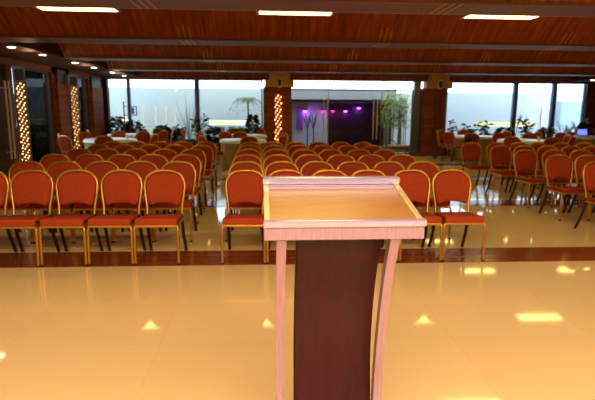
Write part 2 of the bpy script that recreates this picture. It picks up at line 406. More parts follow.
for k, (x, y) in enumerate(((-4.62, 10.5), (-4.66, 13.8), (-4.7, 16.8))):
    L = bpy.data.lights.new('soffit lamp', 'POINT'); L.energy = 3; L.color = (1, .8, .5); L.shadow_soft_size = .12
    lo = bpy.data.objects.new('soffit_lamp', L); C.objects.link(lo); lo.location = (x, y, CZ - .12)

# ------------------------------------------------------------------ string light columns
def light_column(loc, rz, h0, h1, label, wdt=.2, nb=90, speaker=True, chan=True, bm_=None, radius=.0125):
    r_ = empty('light_column', loc, rz)
    if chan:
        bb = B(); box(bb, -wdt / 2 - .03, wdt / 2 + .03, 0, .02, 0, 2.5)
        for s in (-1, 1): box(bb, s * (wdt / 2 + .02) - .015, s * (wdt / 2 + .02) + .015, -.05, .02, 0, 2.5, .004)
        finish('channel', bb, grey_metal, r_)
    cb = B(); bl = B(); zz = []
    rr = random.Random(int(abs(loc[0]) * 100) + int(h1 * 10))
    for c_ in range(4):
        x = -wdt / 2 + wdt * (c_ + .5) / 4
        P = [(x + rr.uniform(-.02, .02), -.025 + rr.uniform(-.01, .01), h0 + (h1 - h0) * i / 18) for i in range(19)]
        tube(cb, P, .003, 4)
    for i in range(nb):
        z = h0 + (h1 - h0) * (i + .5) / nb; x = -wdt / 2 + wdt * ((i * 3 % 5) + .5) / 5 + rr.uniform(-.012, .012)
        bmesh.ops.create_icosphere(bl, subdivisions=1, radius=radius * rr.uniform(.7, 1.15), matrix=Matrix.Translation((x, -.035 + rr.uniform(-.015, .01), z)))
    finish('cable', cb, gold_dark, r_); o = finish('bulbs', bl, bm_ or bulb_m, r_); o['kind'] = 'stuff'
    if speaker: 
        k = finish('speaker_box', box(B(), -wdt / 2 + .01, wdt / 2 - .01, -.1, .0, h1 + .06, h1 + .30, .01), black, r_)
    tag(r_, label, 'string lights'); return r_
light_column((XL + .16, 11.97, 0), R(35) , .25, 2.12, 'glittering string light column beside the wooden side door', .18, 70)
light_column((XL + .16, 15.2, 0), R(30), .25, 2.16, 'glittering string light column beside the second, farther side window', .18, 50)
pl = light_column((.42, YB - .25, 0), 0, .3, 2.08, 'string lights hanging in the niche of the pillar beside the glass doors', .28, 40, False, False, None, .023)
L = bpy.data.lights.new('niche glow', 'AREA'); L.shape = 'RECTANGLE'; L.size = .2; L.size_y = 1.7; L.energy = 6; L.color = (1, .45, .2)
light_column((6.2, YB - .25, 0), 0, .2, 2.05, 'unlit string of tiny brass bulbs in the niche beside the right window', .14, 60, False, False, brass, .012)
for k, x in enumerate((.47, 6.2)):
    r_ = empty('wall_speaker', (x, YB - .43, 2.38))
    finish('case', box(B(), -.075, .075, -.09, 0, -.05, .27, .02), white_p, r_)
    finish('grille', box(B(), -.05, .05, -.1, -.085, 0, .22, .01), black, r_)
    tag(r_, 'small white speaker with black grille on the ' + ('string-lit pillar' if k == 0 else 'pillar beside the right window'), 'speaker', 'pillar speakers')
# garden strings: the first is real, the rest stand for reflections in the glass
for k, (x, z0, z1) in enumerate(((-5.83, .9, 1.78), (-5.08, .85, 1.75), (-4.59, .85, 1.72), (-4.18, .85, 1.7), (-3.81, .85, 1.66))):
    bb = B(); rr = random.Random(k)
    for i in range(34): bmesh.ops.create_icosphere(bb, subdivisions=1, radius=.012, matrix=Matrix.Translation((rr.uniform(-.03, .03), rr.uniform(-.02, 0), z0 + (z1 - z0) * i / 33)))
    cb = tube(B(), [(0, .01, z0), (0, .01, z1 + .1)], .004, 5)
    r_ = empty('string_light', (x, GY - .028, 0)); o = finish('bulbs', bb, bulb_reflect, r_); o['kind'] = 'stuff'; finish('cable', cb, black, r_)
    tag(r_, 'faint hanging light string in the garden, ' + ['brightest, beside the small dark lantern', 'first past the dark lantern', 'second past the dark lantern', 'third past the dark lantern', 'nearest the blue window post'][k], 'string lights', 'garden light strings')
for k, (x, z0, z1) in enumerate(((7.55, .8, 1.9), (9.95 + .8, .8, 1.6), (12.05, .8, 1.75), (14.1, .9, 1.9))):
    r_ = empty('wall_lamp', (x, GY - .06 - (.3 if x > 12.7 else 0), 0))  # added bars that stand for string lights reflected in the window glass
    finish('glow_bar', box(B(), -.035, .035, -.02, .0, z0, z1, .01), bulb_reflect, r_); finish('back_plate', box(B(), -.06, .06, 0, .04, z0 - .05, z1 + .05, .01), white_p, r_)
    tag(r_, 'tall pale glowing light bar on the garden wall, ' + ['nearest the right pillar', 'before the middle window post', 'between the two window posts', 'at the far end of the window'][k], 'wall light', 'vertical light bars in the garden')
# lantern stand in the garden
r_ = empty('lantern_stand', (-5.42, 20.4, -.06)); finish('post', tube(B(), [(-.14, 0, 0), (-.14, 0, 1.9)], .025), black, r_)
bb = B(); 
for a in ((-.14, .36, 1.36, 1.39), (-.14, .36, 1.69, 1.72), (.33, .36, 1.36, 1.72)): box(bb, a[0], a[1], -.02, .02, a[2], a[3])
finish('bracket', bb, black, r_); finish('screen_panel', box(B(), .0, .26, -.04, .02, 1.42, 1.66, .01), mat('dark panel', (62, 66, 70), .4), r_)
tag(r_, 'dark post with a small framed panel in the garden beyond the left window', 'post')

# ------------------------------------------------------------------ chairs
def arch(n=22, w0=.185, w1=.215, z0=.45, zs=.745, zt=.922):
    pts = [(-w0, z0), (-w0 - .004, z0 + .1), (-(w0 + w1) / 2 - .006, z0 + .21)]
    for i in range(n + 1):
        a = math.pi - math.pi * i / n; e = .74
        cx, sx = math.cos(a), math.sin(a)
        pts.append((w1 * math.copysign(abs(cx) ** e, cx), zs + (zt - zs) * abs(sx) ** .85))
    pts += [((w0 + w1) / 2 + .006, z0 + .21), (w0 + .004, z0 + .1), (w0, z0)]
    return pts
def yb(z): return .42 + (z - .45) * .20       # rake of the back
def make_chair():
    r_ = empty('banquet_chair')
    # back frame arch (oval tube)
    P = [(x, yb(z), z - .012) for x, z in arch()]
    bb = tube(B(), P, .0155, 8)
    soft(finish('back_frame', bb, gold, r_), 60)
    # back cushion: front and rear shell from outline
    ol = []
    for i in range(23):
        a = math.pi - math.pi * i / 22; cx, sx = math.cos(a), math.sin(a)
        ol.append((.205 * math.copysign(abs(cx) ** .74, cx), .745 + .150 * abs(sx) ** .85))
    ol += [(.196, .665), (.180, .585), (.170, .556), (.145, .540), (.09, .560), (.04, .566), (0, .568), (-.04, .566), (-.09, .560), (-.145, .540), (-.170, .556), (-.180, .585), (-.196, .665)]
    bm = B(); cz = .73
    lay = []
    for off, sc in ((-.030, .90), (-.034, .6), (-.022, .985), (.0, 1.0), (.018, .98), (.024, .88)): pass
    order = ((-.036, .35), (-.034, .72), (-.030, .90), (-.018, .985), (0, 1.0), (.014, .985), (.020, .9), (.022, .5))
    for off, sc in order:
        lay.append([bm.verts.new((x * sc, yb(cz + (z - cz) * sc) + off, cz + (z - cz) * sc)) for x, z in ol])
    for A, D in zip(lay, lay[1:]):
        m_ = len(A)
        for i in range(m_): bm.faces.new((A[i], D[i], D[(i + 1) % m_], A[(i + 1) % m_]))
    bm.faces.new(lay[0]); bm.faces.new(lay[-1][::-1])
    bmesh.ops.recalc_face_normals(bm, faces=bm.faces)
    bk_ = soft(finish('backrest', bm, fabric, r_), 60)
    # hand slot under the arch
    hb = B(); box(hb, -.055, .055, yb(.872) - .03, yb(.872) + .012, .862, .880, .006); finish('hand_slot', hb, gold_dark, bk_)
    # seat cushion
    sb = B(); box(sb, -.213, .213, .0, .43, .412, .486, .028)
    for v in sb.verts:
        if v.co.z > .46: v.co.z += .022 * (1 - (v.co.x / .22) ** 2) * (1 - ((v.co.y - .215) / .24) ** 2)
        if v.co.y > .3: v.co.x *= 1 - .10 * (v.co.y - .3) / .13
    for v in sb.verts:
        v.co.z -= .04 * (v.co.y / .43) ** 1.3 if v.co.z > .45 else 0
    soft(finish('seat', sb, fabric, r_), 50)
    fb = B(); box(fb, -.212, .212, .008, .026, .392, .414, .004); box(fb, -.2, .2, .40, .418, .392, .414)
    for s in (-1, 1): box(fb, s * .205 - .009, s * .205 + .009, .02, .41, .392, .414, .004)
    box(fb, -.2, .2, .05, .38, .408, .416)
    finish('seat_frame', fb, gold, r_)
    for s in (-1, 1):
        lb = tube(B(), [(s * .19, .03, .402), (s * .212, .02, .396), (s * .216, .014, .37), (s * .217, .008, .2), (s * .217, 0, .002)], .0135, 8)
        l_ = soft(finish('leg', lb, gold, r_), 60); finish('foot_cap', lathe(B(), [(.0145, 0), (.0145, .02), (.012, .022)], 10, (s * .217, 0, 0)), gold_dark, l_)
    for s in (-1, 1):
        lb = tube(B(), [(s * .184, .415, .45), (s * .186, .415, .38), (s * .190, .47, .2), (s * .194, .56, .002)], .018, 8)
        l_ = soft(finish('leg', lb, gold_dark, r_), 60); l_['label'] = 'dark bronze rear leg'  # rear legs are gold tube too; their shade is painted in as brown
    return r_
ch0 = make_chair(); used = [False]
def place(x, y, rz, lab, grp):
    if not used[0]:
        used[0] = True; ch0.location = (x, y, 0); ch0.rotation_euler = (0, 0, rz); tag(ch0, lab, 'chair', grp); return ch0
    return copy_tree(ch0, (x, y, 0), rz, lab, grp)
ZR = [5.512, 6.419, 7.417, 8.439, 9.415, 10.376]
OFF = .50
XLr = [-1.113, -1.119, -1.170, -1.211, -1.197, -1.226]
XC = [-.237, -.270, -.285, -.296, -.318, -.324]
rown = ['front', 'second', 'third', 'fourth', 'fifth', 'back']
for i in range(6):
    y = ZR[i] - OFF + .0
    for j in range(5):
        place(XLr[i] - j * .463, y + random.uniform(-.012, .012), R(random.uniform(-1.5, 1.5)), 'red gold-framed chair, %s row of the left block, %s from the aisle' % (rown[i], ords[j]), 'chairs of the left block')
    for j in range(6):
        place(XC[i] + j * .463, y + random.uniform(-.012, .012), R(random.uniform(-1.5, 1.5)), 'red gold-framed banquet chair, %s row of the middle block, %s from the left aisle' % (rown[i], ords[j]), 'chairs of the middle block')
rb = {5: [4.32, 4.85, 5.33, 5.77, 6.27, 6.76], 4: [4.51, 4.95, 5.42, 5.88, 6.34], 3: [4.53, 4.99, 5.48, 5.95], 2: [4.48, 4.93, 5.39], 1: [4.46, 4.93], 0: []}
for i, xs in rb.items():
    for j, x in enumerate(xs):
        place(x, ZR[i] - OFF, R(random.uniform(-3, 3)) + R(4 if j == 0 else 0), 'red gold-framed banquet chair of the right block, %s row, %s from the open floor' % (rown[i], ords[j]), 'chairs of the right block')

# ------------------------------------------------------------------ round tables with cloths
def pleated(bm, r0, z1, z0, seg=120, amp=.018, waves=30):
    rings = []
    for k, (rr_, z, am) in enumerate(((0, z1, 0), (r0 * .5, z1, 0), (r0 - .01, z1, 0), (r0, z1 - .006, 0), (r0 + .012, z1 - .05, .3), (r0 + .02, (z0 + z1) / 2, .8), (r0 + .035, z0, 1))):
        if rr_ == 0: rings.append([bm.verts.new((0, 0, z))]); continue
        rings.append([bm.verts.new(((rr_ + am * amp * math.sin(waves * 2 * math.pi * i / seg)) * math.cos(2 * math.pi * i / seg), (rr_ + am * amp * math.sin(waves * 2 * math.pi * i / seg)) * math.sin(2 * math.pi * i / seg), z)) for i in range(seg)])
    for i in range(seg): bm.faces.new((rings[0][0], rings[1][i], rings[1][(i + 1) % seg]))
    for a, c in zip(rings[1:], rings[2:]):
        for i in range(seg): bm.faces.new((a[i], c[i], c[(i + 1) % seg], a[(i + 1) % seg]))
    return bm
tnames = ['left front', 'left rear', 'middle front', 'middle rear', 'right front', 'right rear', 'far right']
tables = [((-4.15, 13.8), .64, 'in front of the side piers'), ((-4.3, 16.4), .66, 'beside the left back window'), ((-.62, 13.7), .58, 'behind the left aisle'), ((-.72, 16.3), .70, 'before the string-lit pillar'),
          ((7.3, 13.9), .68, 'behind the right block of chairs'), ((6.85, 16.1), .66, 'beside the right pillar'), ((10.45, 16.3), .76, 'where the person leans')]
tb = None
for k, ((x, y), r0, where) in enumerate(tables):
    r_ = empty('round_table', (x, y, 0))
    finish('tabletop', lathe(B(), [(0, .735), (r0 - .03, .735), (r0 - .01, .745), (r0 - .03, .755), (0, .755)], 40), wood_dark, r_)
    for a in range(4):
        c_, s_ = math.cos(a * math.pi / 2 + .4), math.sin(a * math.pi / 2 + .4)
        finish('leg', tube(B(), [(.38 * c_, .38 * s_, .735), (.45 * c_, .45 * s_, .01)], .016), grey_metal, r_)
    tag(r_, 'round banquet table under a cloth ' + where, 'table', 'round banquet tables')
    bm = pleated(B(), r0, .764, .02)
    o = soft(finish('tablecloth', bm, cloth_b), 70); o.location = (x, y, 0)
    tag(o, 'beige pleated floor-length tablecloth on the round table ' + where, 'tablecloth', 'beige tablecloths')
    ob = pleated(B(), r0 + .024, .772, .70, 96, .004, 16); ov = soft(finish('table_topper', ob, cloth_w), 70); ov.location = (x, y, 0)  # white top layer stands for window light reflected on the tablecloth
    tag(ov, 'white cloth topper on the round table ' + where, 'tablecloth', 'white cloth toppers')
# chairs about the tables: (x, y of the back, table it faces, description)
tc_ = [(-5.3, 13.45, 0, 'first beside the side window frame'), (-4.85, 12.5, 0, 'second beside the side window frame'), (-5.1, 14.6, 0, 'against the string-lit side pier'), (-3.95, 12.6, 0, 'with its back to the lectern, in front of the cloth'),
       (-4.3, 15.1, 0, 'on its far side, facing the lectern'), (-5.25, 15.9, 1, 'at the corner by the second side window'), (-4.75, 18.05, 1, 'on its far side under the window bushes'), (-3.85, 15.65, 1, 'with its back to the lectern'),
       (-3.2, 13.6, 0, 'turned sideways at the aisle end'), (-3.75, 18.0, 1, 'on its far side beside the low bushes'), (-3.15, 15.75, 1, 'dark back showing, behind the left block'), (-3.02, 16.6, 1, 'turned to the window, upright beside the spiky plant'), (-2.75, 17.2, 1, 'edge-on beside the grey plant pot'),
       (-1.62, 12.95, 2, 'big one at the aisle, seat towards the cloth'), (-.42, 12.55, 2, 'with its back to the lectern'), (-.78, 15.15, 2, 'on its far side, facing the lectern'), (.5, 14.45, 2, 'nearest the string-lit pillar'), (.42, 13.1, 2, 'beside the middle block of chairs'),
       (-1.1, 15.35, 3, 'dark back showing between two tables'), (-1.15, 18.0, 3, 'on its far side under the niche light'), (-.25, 18.02, 3, 'on its far side beside the pillar'), (-1.95, 16.2, 3, 'at the spiky plant side'), (-1.85, 14.3, 2, 'tilted outward beside the big leafy plant'),
       (6.45, 12.9, 4, 'at the corner of the right block'), (7.15, 15.15, 4, 'on its far side'), (7.95, 14.85, 4, 'second on its far side'), (7.35, 12.6, 4, 'with its back to the lectern'), (8.4, 13.9, 4, 'on the window side'),
       (5.62, 16.35, 5, 'closest to the pillar wood'), (5.72, 15.55, 5, 'with silver-lit legs at the open floor'), (6.1, 17.35, 5, 'behind the pair at the pillar'), (6.25, 15.05, 5, 'with its back to the lectern'), (6.95, 17.5, 5, 'on its far side under the rubber plant'), (8.0, 16.5, 5, 'between the two right tables'),
       (9.15, 17.2, 6, 'on its far side beside the green plant'), (9.35, 15.5, 6, 'with its back to the lectern'), (10.0, 17.95, 6, 'on its far side beside the twigs'), (8.9, 16.1, 6, 'at the open end of the table'), (8.05, 12.9, 4, 'beside the lowest corner of the cloth'), (10.95, 15.5, 6, 'beneath the black bag')]
tn = ['by the side pier table', 'by the left window table', 'by the aisle end table', 'by the pillar table', 'by the table behind the right block', 'by the right pillar table', 'by the far right table']
black_chairs = {}
for k, (x, y, ti, d_) in enumerate(tc_):
    (tx, ty), r0, where = tables[ti]
    v = Vector((tx - x, ty - y)); v.normalize()
    # chair local front is -Y: rotate so that -Y points to the table
    rz = math.atan2(v.x, -v.y)
    px, py = x + v.x * .5, y + v.y * .5
    # keep the seat out of the cloth
    dist = (Vector((px, py)) - Vector((tx, ty))).length
    if dist < r0 + .10: px, py = tx - v.x * (r0 + .10), ty - v.y * (r0 + .10)
    black_chairs[k] = (px, py, rz)
    place(px, py, rz, 'red chair %s, %s' % (tn[ti], d_.replace('with its back to the lectern, in front of the cloth', 'its back to the lectern')), 'chairs around the round tables')
# ------------------------------------------------------------------ things on the tables
def glass_at(x, y, z, lab):
    o = soft(finish('drinking_glass', lathe(B(), [(.0, 0), (.03, 0), (.036, .11), (.033, .11), (.028, .008), (0, .008)], 16), glassware)); o.location = (x, y, z); tag(o, lab, 'glass', 'glasses on the round tables')
glassware = mat('pale glassware', (226, 232, 226), .08, 0, .8)
for x, y, l_ in ((-4.05, 13.5, 'clear drinking glass on the table in front of the side piers, nearest the chair back'), (-3.75, 13.9, 'clear drinking glass on the aisle side of the table in front of the side piers'), (7.55, 13.6, 'clear drinking glass on the table behind the right block')):
    glass_at(x, y, .773, l_)
def napkin(x, y, lab):
    b_ = B(); box(b_, -.09, .09, -.06, .06, 0, .012, .004); box(b_, -.075, .085, -.05, .055, .012, .024, .004)
    o = finish('folded_napkin', b_, cloth_w); o.location = (x, y, .773); o.rotation_euler = (0, 0, .4); tag(o, lab, 'napkin', 'folded napkins')
napkin(-.62, 13.55, 'folded white napkin on the round table behind the left aisle')
napkin(-.5, 16.2, 'folded white napkin on the round table before the string-lit pillar')
napkin(7.1, 13.75, 'folded white napkin on the round table behind the right chairs')
# black bags
def bag(x, y, z, sx, sz, lab):
    r_ = empty('shoulder_bag', (x, y, z)); b_ = B(); box(b_, -sx / 2, sx / 2, -.08, .08, 0, sz, .05)
    for v in b_.verts: v.co.x *= 1 - .15 * (v.co.z / sz)
    soft(finish('bag_body', b_, black, r_), 60)
    finish('strap', tube(B(), [(-sx * .35, 0, sz * .9), (-sx * .2, .0, sz + .1), (0, 0, sz + .14), (sx * .2, 0, sz + .1), (sx * .35, 0, sz * .9)], .008, 6), black, r_)
    tag(r_, lab, 'bag')
bag(6.1, 14.95, .485, .26, .28, 'black shoulder bag hanging on a chair beside the right pillar')
bag(10.75, 15.75, .485, .42, .3, 'large black bag on a chair before the table where the person leans')
# laptop
r_ = empty('laptop', (10.5, 16.15, .773), R(-8))
finish('keyboard_base', box(B(), -.17, .17, -.12, .12, 0, .016, .005), black, r_)
b_ = box(B(), -.17, .17, -.006, .006, 0, .22, .004); lid = finish('lid', b_, grey_metal, r_); lid.location = (0, .12, .016); lid.rotation_euler = (R(-14), 0, 0)
sc_ = finish('screen', box(B(), -.155, .155, -.0085, -.006, .015, .205), emis('laptop screen', (120, 140, 235), .75), lid)
tag(r_, 'open laptop with a glowing blue screen in front of the leaning person', 'laptop')
o = soft(finish('bowl', lathe(B(), [(0, 0), (.06, 0), (.10, .05), (.125, .12), (.115, .12), (.09, .055), (.0, .02)], 24), mat('red glaze', (206, 30, 24), .25))); o.location = (10.18, 16.3, .773)
tag(o, 'bright red bowl beside the laptop on the far right table', 'bowl')

# ------------------------------------------------------------------ plants
LR = random.Random(99)
def leaf(bm, base, d, up, ln, wd, bend=.3):
    d = d.normalized(); s = d.cross(Vector((0, 0, 1)))
    if s.length < .1: s = Vector((1, 0, 0))
    s.normalize(); ra = LR.uniform(-1.3, 1.3); s = (s * math.cos(ra) + Vector((0, 0, 1)) * math.sin(ra)); P = []
    for t_, w_ in ((0, .1), (.3, .9), (.6, 1), (.85, .55), (1, .03)):
        c = base + d * ln * t_ + Vector((0, 0, up * ln * t_ - bend * ln * t_ * t_))
        P.append((bm.verts.new(c - s * wd * w_ / 2), bm.verts.new(c + s * wd * w_ / 2)))
    for a, c in zip(P, P[1:]): bm.faces.new((a[0], a[1], c[1], c[0]))
def plant(kind, loc, h, spread, lab, cat='plant', name='potted_plant', lm=None, poth=.4, potr=.17, potm=None, seed=0):
    rr = random.Random(seed + int(abs(loc[0]) * 50)); h *= 1.13; r_ = empty(name, loc)
    lathe_p = [(0, 0), (potr * .7, 0), (potr * .95, poth * .9), (potr, poth * .9), (potr, poth), (potr * .88, poth), (potr * .85, poth * .93), (0, poth * .93)]
    soft(finish('pot', lathe(B(), lathe_p, 20), potm or pot_m, r_))
    lb, sb = B(), B(); base = Vector((0, 0, poth * .9)); h *= 1.1 if kind == 'rubber' else 1
    if kind == 'bush':
        for i in range(9): 
            a = rr.uniform(0, 6.28); e = spread * rr.uniform(.2, .7); tube(sb, [base, base + Vector((e * .4 * math.cos(a), e * .4 * math.sin(a), (h - poth) * .5)), base + Vector((e * math.cos(a), e * math.sin(a), (h - poth) * .85))], .008, 5)
        for i in range(300):
            a = rr.uniform(0, 6.28); z = rr.random(); e = spread * math.sqrt(rr.random()) * (math.sin(math.pi * min(1, .15 + z * .8)) * .9 + .15)
            p_ = base + Vector((e * math.cos(a), e * math.sin(a), (h - poth) * z * .97)); leaf(lb, p_, Vector((math.cos(a), math.sin(a), 0)), rr.uniform(-.2, .8), .16, .08)
    elif kind == 'rubber':
        for i in range(5):
            a = rr.uniform(0, 6.28); e = spread * .5; hh = (h - poth) * rr.uniform(.55, .95); top = base + Vector((e * math.cos(a), e * math.sin(a), hh)); tube(sb, [base, base + Vector((e * .3 * math.cos(a), e * .3 * math.sin(a), hh * .5)), top], .009, 5)
            for j in range(11):
                t_ = .3 + .7 * j / 10; aa = j * 2.4 + i; leaf(lb, base.lerp(top, t_), Vector((math.cos(aa), math.sin(aa), 0)), rr.uniform(.3, .9), .22, .085, .4)
    elif kind == 'spiky':
        tube(sb, [base, base + Vector((0, 0, .1))], .02, 6)
        for i in range(34):
            a = rr.uniform(0, 6.28); leaf(lb, base, Vector((math.cos(a), math.sin(a), 0)) * 1, rr.uniform(.9, 3.2), spread * rr.uniform(.5, .95), .022, .15)
    elif kind == 'twig':
        for i in range(12):
            a = rr.uniform(0, 6.28); e = spread * rr.uniform(.3, 1); hh = (h - poth) * rr.uniform(.6, 1); q1 = base + Vector((e * .35 * math.cos(a), e * .35 * math.sin(a), hh * .5)); q2 = base + Vector((e * math.cos(a), e * math.sin(a), hh)); tube(sb, [base, q1, q2], .006, 4)
            for j in range(3):
                b2 = a + rr.uniform(-1.4, 1.4); tube(sb, [q1.lerp(q2, .3 + .2 * j), q1.lerp(q2, .5 + .2 * j) + Vector((.1 * math.cos(b2), .1 * math.sin(b2), .06))], .004, 4)
                leaf(lb, q1.lerp(q2, .5 + .2 * j), Vector((math.cos(b2), math.sin(b2), 0)), .4, .07, .03)
    elif kind == 'flower':
        for i in range(9):
            a = rr.uniform(0, 6.28); e = spread * rr.uniform(.3, .9); tp = base + Vector((e * math.cos(a), e * math.sin(a), (h - poth) * rr.uniform(.7, 1))); tube(sb, [base, tp], .006, 4)
            for j in range(6): leaf(lb, base.lerp(tp, .3 + .1 * j), Vector((math.cos(j * 2.4), math.sin(j * 2.4), 0)), .4, .14, .06)
    finish('stems', sb, twig if kind == 'twig' else leaf_m, r_)
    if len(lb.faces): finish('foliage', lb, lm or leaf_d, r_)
    if kind == 'flower':
        fb = B(); rr = random.Random(3)
        for i in range(7): bmesh.ops.create_icosphere(fb, subdivisions=1, radius=.045, matrix=Matrix.Translation((rr.uniform(-spread, spread) * .7, rr.uniform(-.1, .1), h - rr.uniform(0, .15))) @ Matrix.Diagonal((1, 1, .6, 1)))
        finish('blossoms', fb, petal if 'red' in lab else petal_p, r_)
    tag(r_, lab, cat, 'potted plants along the back windows'); return r_
PY = 18.15
specs = [('bush', -5.2, 1.12, .25, 'round dark bush in the corner by the left back window', None), ('bush', -4.62, 1.0, .30, 'dark bush next to the corner bush', None),
 ('bush', -3.62, .85, .30, 'low dark bush left of the spiky grass', None), ('rubber', -3.15, .85, .3, 'low broad-leaved plant behind the dark chair backs', None), ('spiky', -2.72, 1.25, .75, 'tall spiky grass in a grey pot', leaf_m),
 ('rubber', -2.35, 1.15, .36, 'tall leafy plant under the blue window post', None), ('bush', -1.85, .82, .3, 'low bush just past the blue window post', None), ('twig', -1.42, .85, .3, 'thin twiggy plant under the long niche light', None), ('bush', -.98, .8, .26, 'small round bush beneath the palm', leaf_m),
 ('bush', -.48, 1.2, .2, 'tall narrow dark bush beside the string-lit pillar', None),
 ('flower', 6.78, 1.05, .15, 'plant with red blossoms beside the right pillar', leaf_d), ('twig', 7.05, .95, .35, 'thin twiggy plant next to the red blossoms', None), ('rubber', 7.5, .98, .34, 'dark rubber plant in front of the pale window, first in the row', None),
 ('rubber', 8.1, 1.18, .40, 'tallest rubber plant under the yellow niche light', None), ('bush', 8.75, .86, .34, 'low dark bush before the middle window post', None), ('twig', 9.15, 1.3, .4, 'tall bare twigs in front of the middle window post', None),
 ('rubber', 9.55, 1.0, .36, 'loose leafy plant just past the middle window post', None), ('bush', 10.35, .85, .22, 'fresh green bush left of the second window post', leaf_m), ('twig', 10.95, 1.05, .4, 'wide bare twigs right of the second window post', None),
 ('flower', 11.22, .78, .12, 'small plant with violet blossoms', leaf_m), ('twig', 11.6, 1.1, .3, 'bare twigs nearest the person', None)]
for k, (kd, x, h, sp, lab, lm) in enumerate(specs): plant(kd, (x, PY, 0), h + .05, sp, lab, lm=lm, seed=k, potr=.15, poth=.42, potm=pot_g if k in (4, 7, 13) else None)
o = finish('garden_post', box(B(), -.09, .09, -.09, .09, 0, 3.1, .01), dark_frame); o.location = (7.15, 20.6, -.06); o.rotation_euler = (0, R(2.5), 0); tag(o, 'slanting blue grey post outside the right window beside the pillar', 'post')
# palm in the garden
r_ = empty('palm', (-.72, 20.3, -.06)); rr = random.Random(5)
finish('trunk', tube(B(), [(0, 0, 0), (.03, 0, 1.0), (.0, 0, 2.0)], .035, 8), twig, r_)
lb = B()
for i in range(8):
    a = i * 2 * math.pi / 8 + .2; ln = rr.uniform(.55, .8); pr = Vector((0, 0, 2.0))
    for j in range(1, 13):
        t_ = j / 12; c = Vector((math.cos(a) * ln * t_, math.sin(a) * ln * t_, 2.0 + .75 * t_ - 1.25 * t_ * t_ + rr.uniform(-.01, .01)))
        for s in (-1, 1): leaf(lb, c, Vector((math.cos(a + s * .9), math.sin(a + s * .9), 0)), -.2, .26 * (1 - .5 * t_), .022, .8)
        pr = c
finish('fronds', lb, leaf_m, r_); tag(r_, 'slender palm in the garden beside the string-lit pillar', 'palm')
# bamboo beyond the door
for k, (x, y, n_) in enumerate(((4.82, 19.7, 7), (5.42, 19.9, 8))):
    r_ = empty('bamboo', (x, y, -.06)); rr = random.Random(20 + k); cb, lb = B(), B()
    for i in range(n_):
        bx, by = rr.uniform(-.2, .2), rr.uniform(-.1, .1); tx, ty = bx + rr.uniform(-.1, .1), by + rr.uniform(-.1, .1); hh = rr.uniform(2.0, 2.6)
        tube(cb, [(bx, by, 0), ((bx + tx) / 2, (by + ty) / 2, hh / 2), (tx, ty, hh)], .02, 6, rs=[.024, .018, .008])
        for j in range(110):
            t_ = rr.uniform(.45, 1.0); a = rr.uniform(0, 6.28); c = Vector((bx + (tx - bx) * t_, by + (ty - by) * t_, hh * t_)) + Vector((math.cos(a), math.sin(a), 0)) * rr.uniform(0, .22)
            leaf(lb, c, Vector((math.cos(a), math.sin(a), 0)), rr.uniform(-.5, .4), .16, .022, .4)
    finish('canes', cb, mat('bamboo cane', (150, 140, 90), .5), r_); finish('foliage', lb, leaf_b, r_)
    finish('planter', box(B(), -.3, .3, -.16, .16, 0, .25, .01), pot_g, r_)
    tag(r_, 'clump of yellow-green bamboo beyond the glass, ' + ('nearer the dark annexe' if k == 0 else 'nearer the grey metal post'), 'bamboo', 'bamboo clumps')
# low bench by the glass
r_ = empty('low_bench', (4.3, 16.2, 0))
finish('seat_pad', box(B(), -.33, .33, -.15, .15, .40, .46, .015), mat('gold seat pad', (196, 150, 74), .5), r_)
for sx in (-.29, .29):
    for sy in (-.12, .12): finish('leg', box(B(), sx - .018, sx + .018, sy - .018, sy + .018, 0, .40, .004), black, r_)
soft(finish('arm_rail', tube(B(), [(-.34, .12, .42), (-.38, .12, .62), (-.28, .13, .66), (-.12, .14, .58), (-.02, .14, .44)], .014, 8), black, r_))
finish('apron', box(B(), -.3, .3, -.13, .13, .35, .40), gold_dark, r_)
tag(r_, 'low bench with a gold pad and black legs in front of the bamboo', 'bench')

# ------------------------------------------------------------------ person leaning over the far right table
def skin(name, verts, edges, radii, m, parent=None, sub=2, root=0):
    me = bpy.data.meshes.new(name); me.from_pydata(verts, edges, []); me.update(); o = bpy.data.objects.new(name, me); C.objects.link(o)
    md = o.modifiers.new('skin', 'SKIN'); md.use_smooth_shade = True
    for i, r_ in enumerate(radii): me.skin_vertices[0].data[i].radius = (r_, r_) if not isinstance(r_, tuple) else r_
    me.skin_vertices[0].data[root].use_root = True
    sd = o.modifiers.new('sub', 'SUBSURF'); sd.levels = sub; sd.render_levels = sub
    me.materials.append(m)
    if parent: o.parent = parent
    return o
# local frame: origin on the floor under the hips; leans towards -Y and -X
skin_m = mat('skin', (150, 96, 66), .55); cloth_d = mat('dark navy shirt', (18, 20, 28), .8); hair_m = mat('dark hair', (22, 14, 12), .6); trou = mat('dark trousers', (20, 20, 24), .8)
pr_ = empty('person', (11.27, 17.6, 0))
V = [(0, 0, .93), (-.03, -.12, 1.02), (-.08, -.32, 1.12), (-.11, -.46, 1.17), (-.13, -.55, 1.19), (-.14, -.61, 1.20),            # pelvis..neck..head base
     (-.28, -.42, 1.13), (-.44, -.52, .99), (-.60, -.70, .88),                                                                  # left of frame arm
     (.06, -.44, 1.13), (.16, -.58, .98), (.06, -.76, .88),
     (-.10, .02, .88), (-.11, .03, .48), (-.11, .06, .09), (-.11, -.07, .045),
     (.10, .02, .88), (.11, -.02, .48), (.11, .02, .09), (.11, -.11, .045)]
E_ = [(0, 1), (1, 2), (2, 3), (3, 4), (4, 5), (3, 6), (6, 7), (7, 8), (3, 9), (9, 10), (10, 11), (0, 12), (12, 13), (13, 14), (14, 15), (0, 16), (16, 17), (17, 18), (18, 19)]
rad = [(.15, .12), (.145, .11), (.165, .12), (.12, .09), (.055, .055), (.05, .05), .062, .045, .03, .062, .045, .03, .095, .062, .045, .035, .095, .062, .045, .035]
body = skin('body', V, E_, rad, cloth_d, pr_)
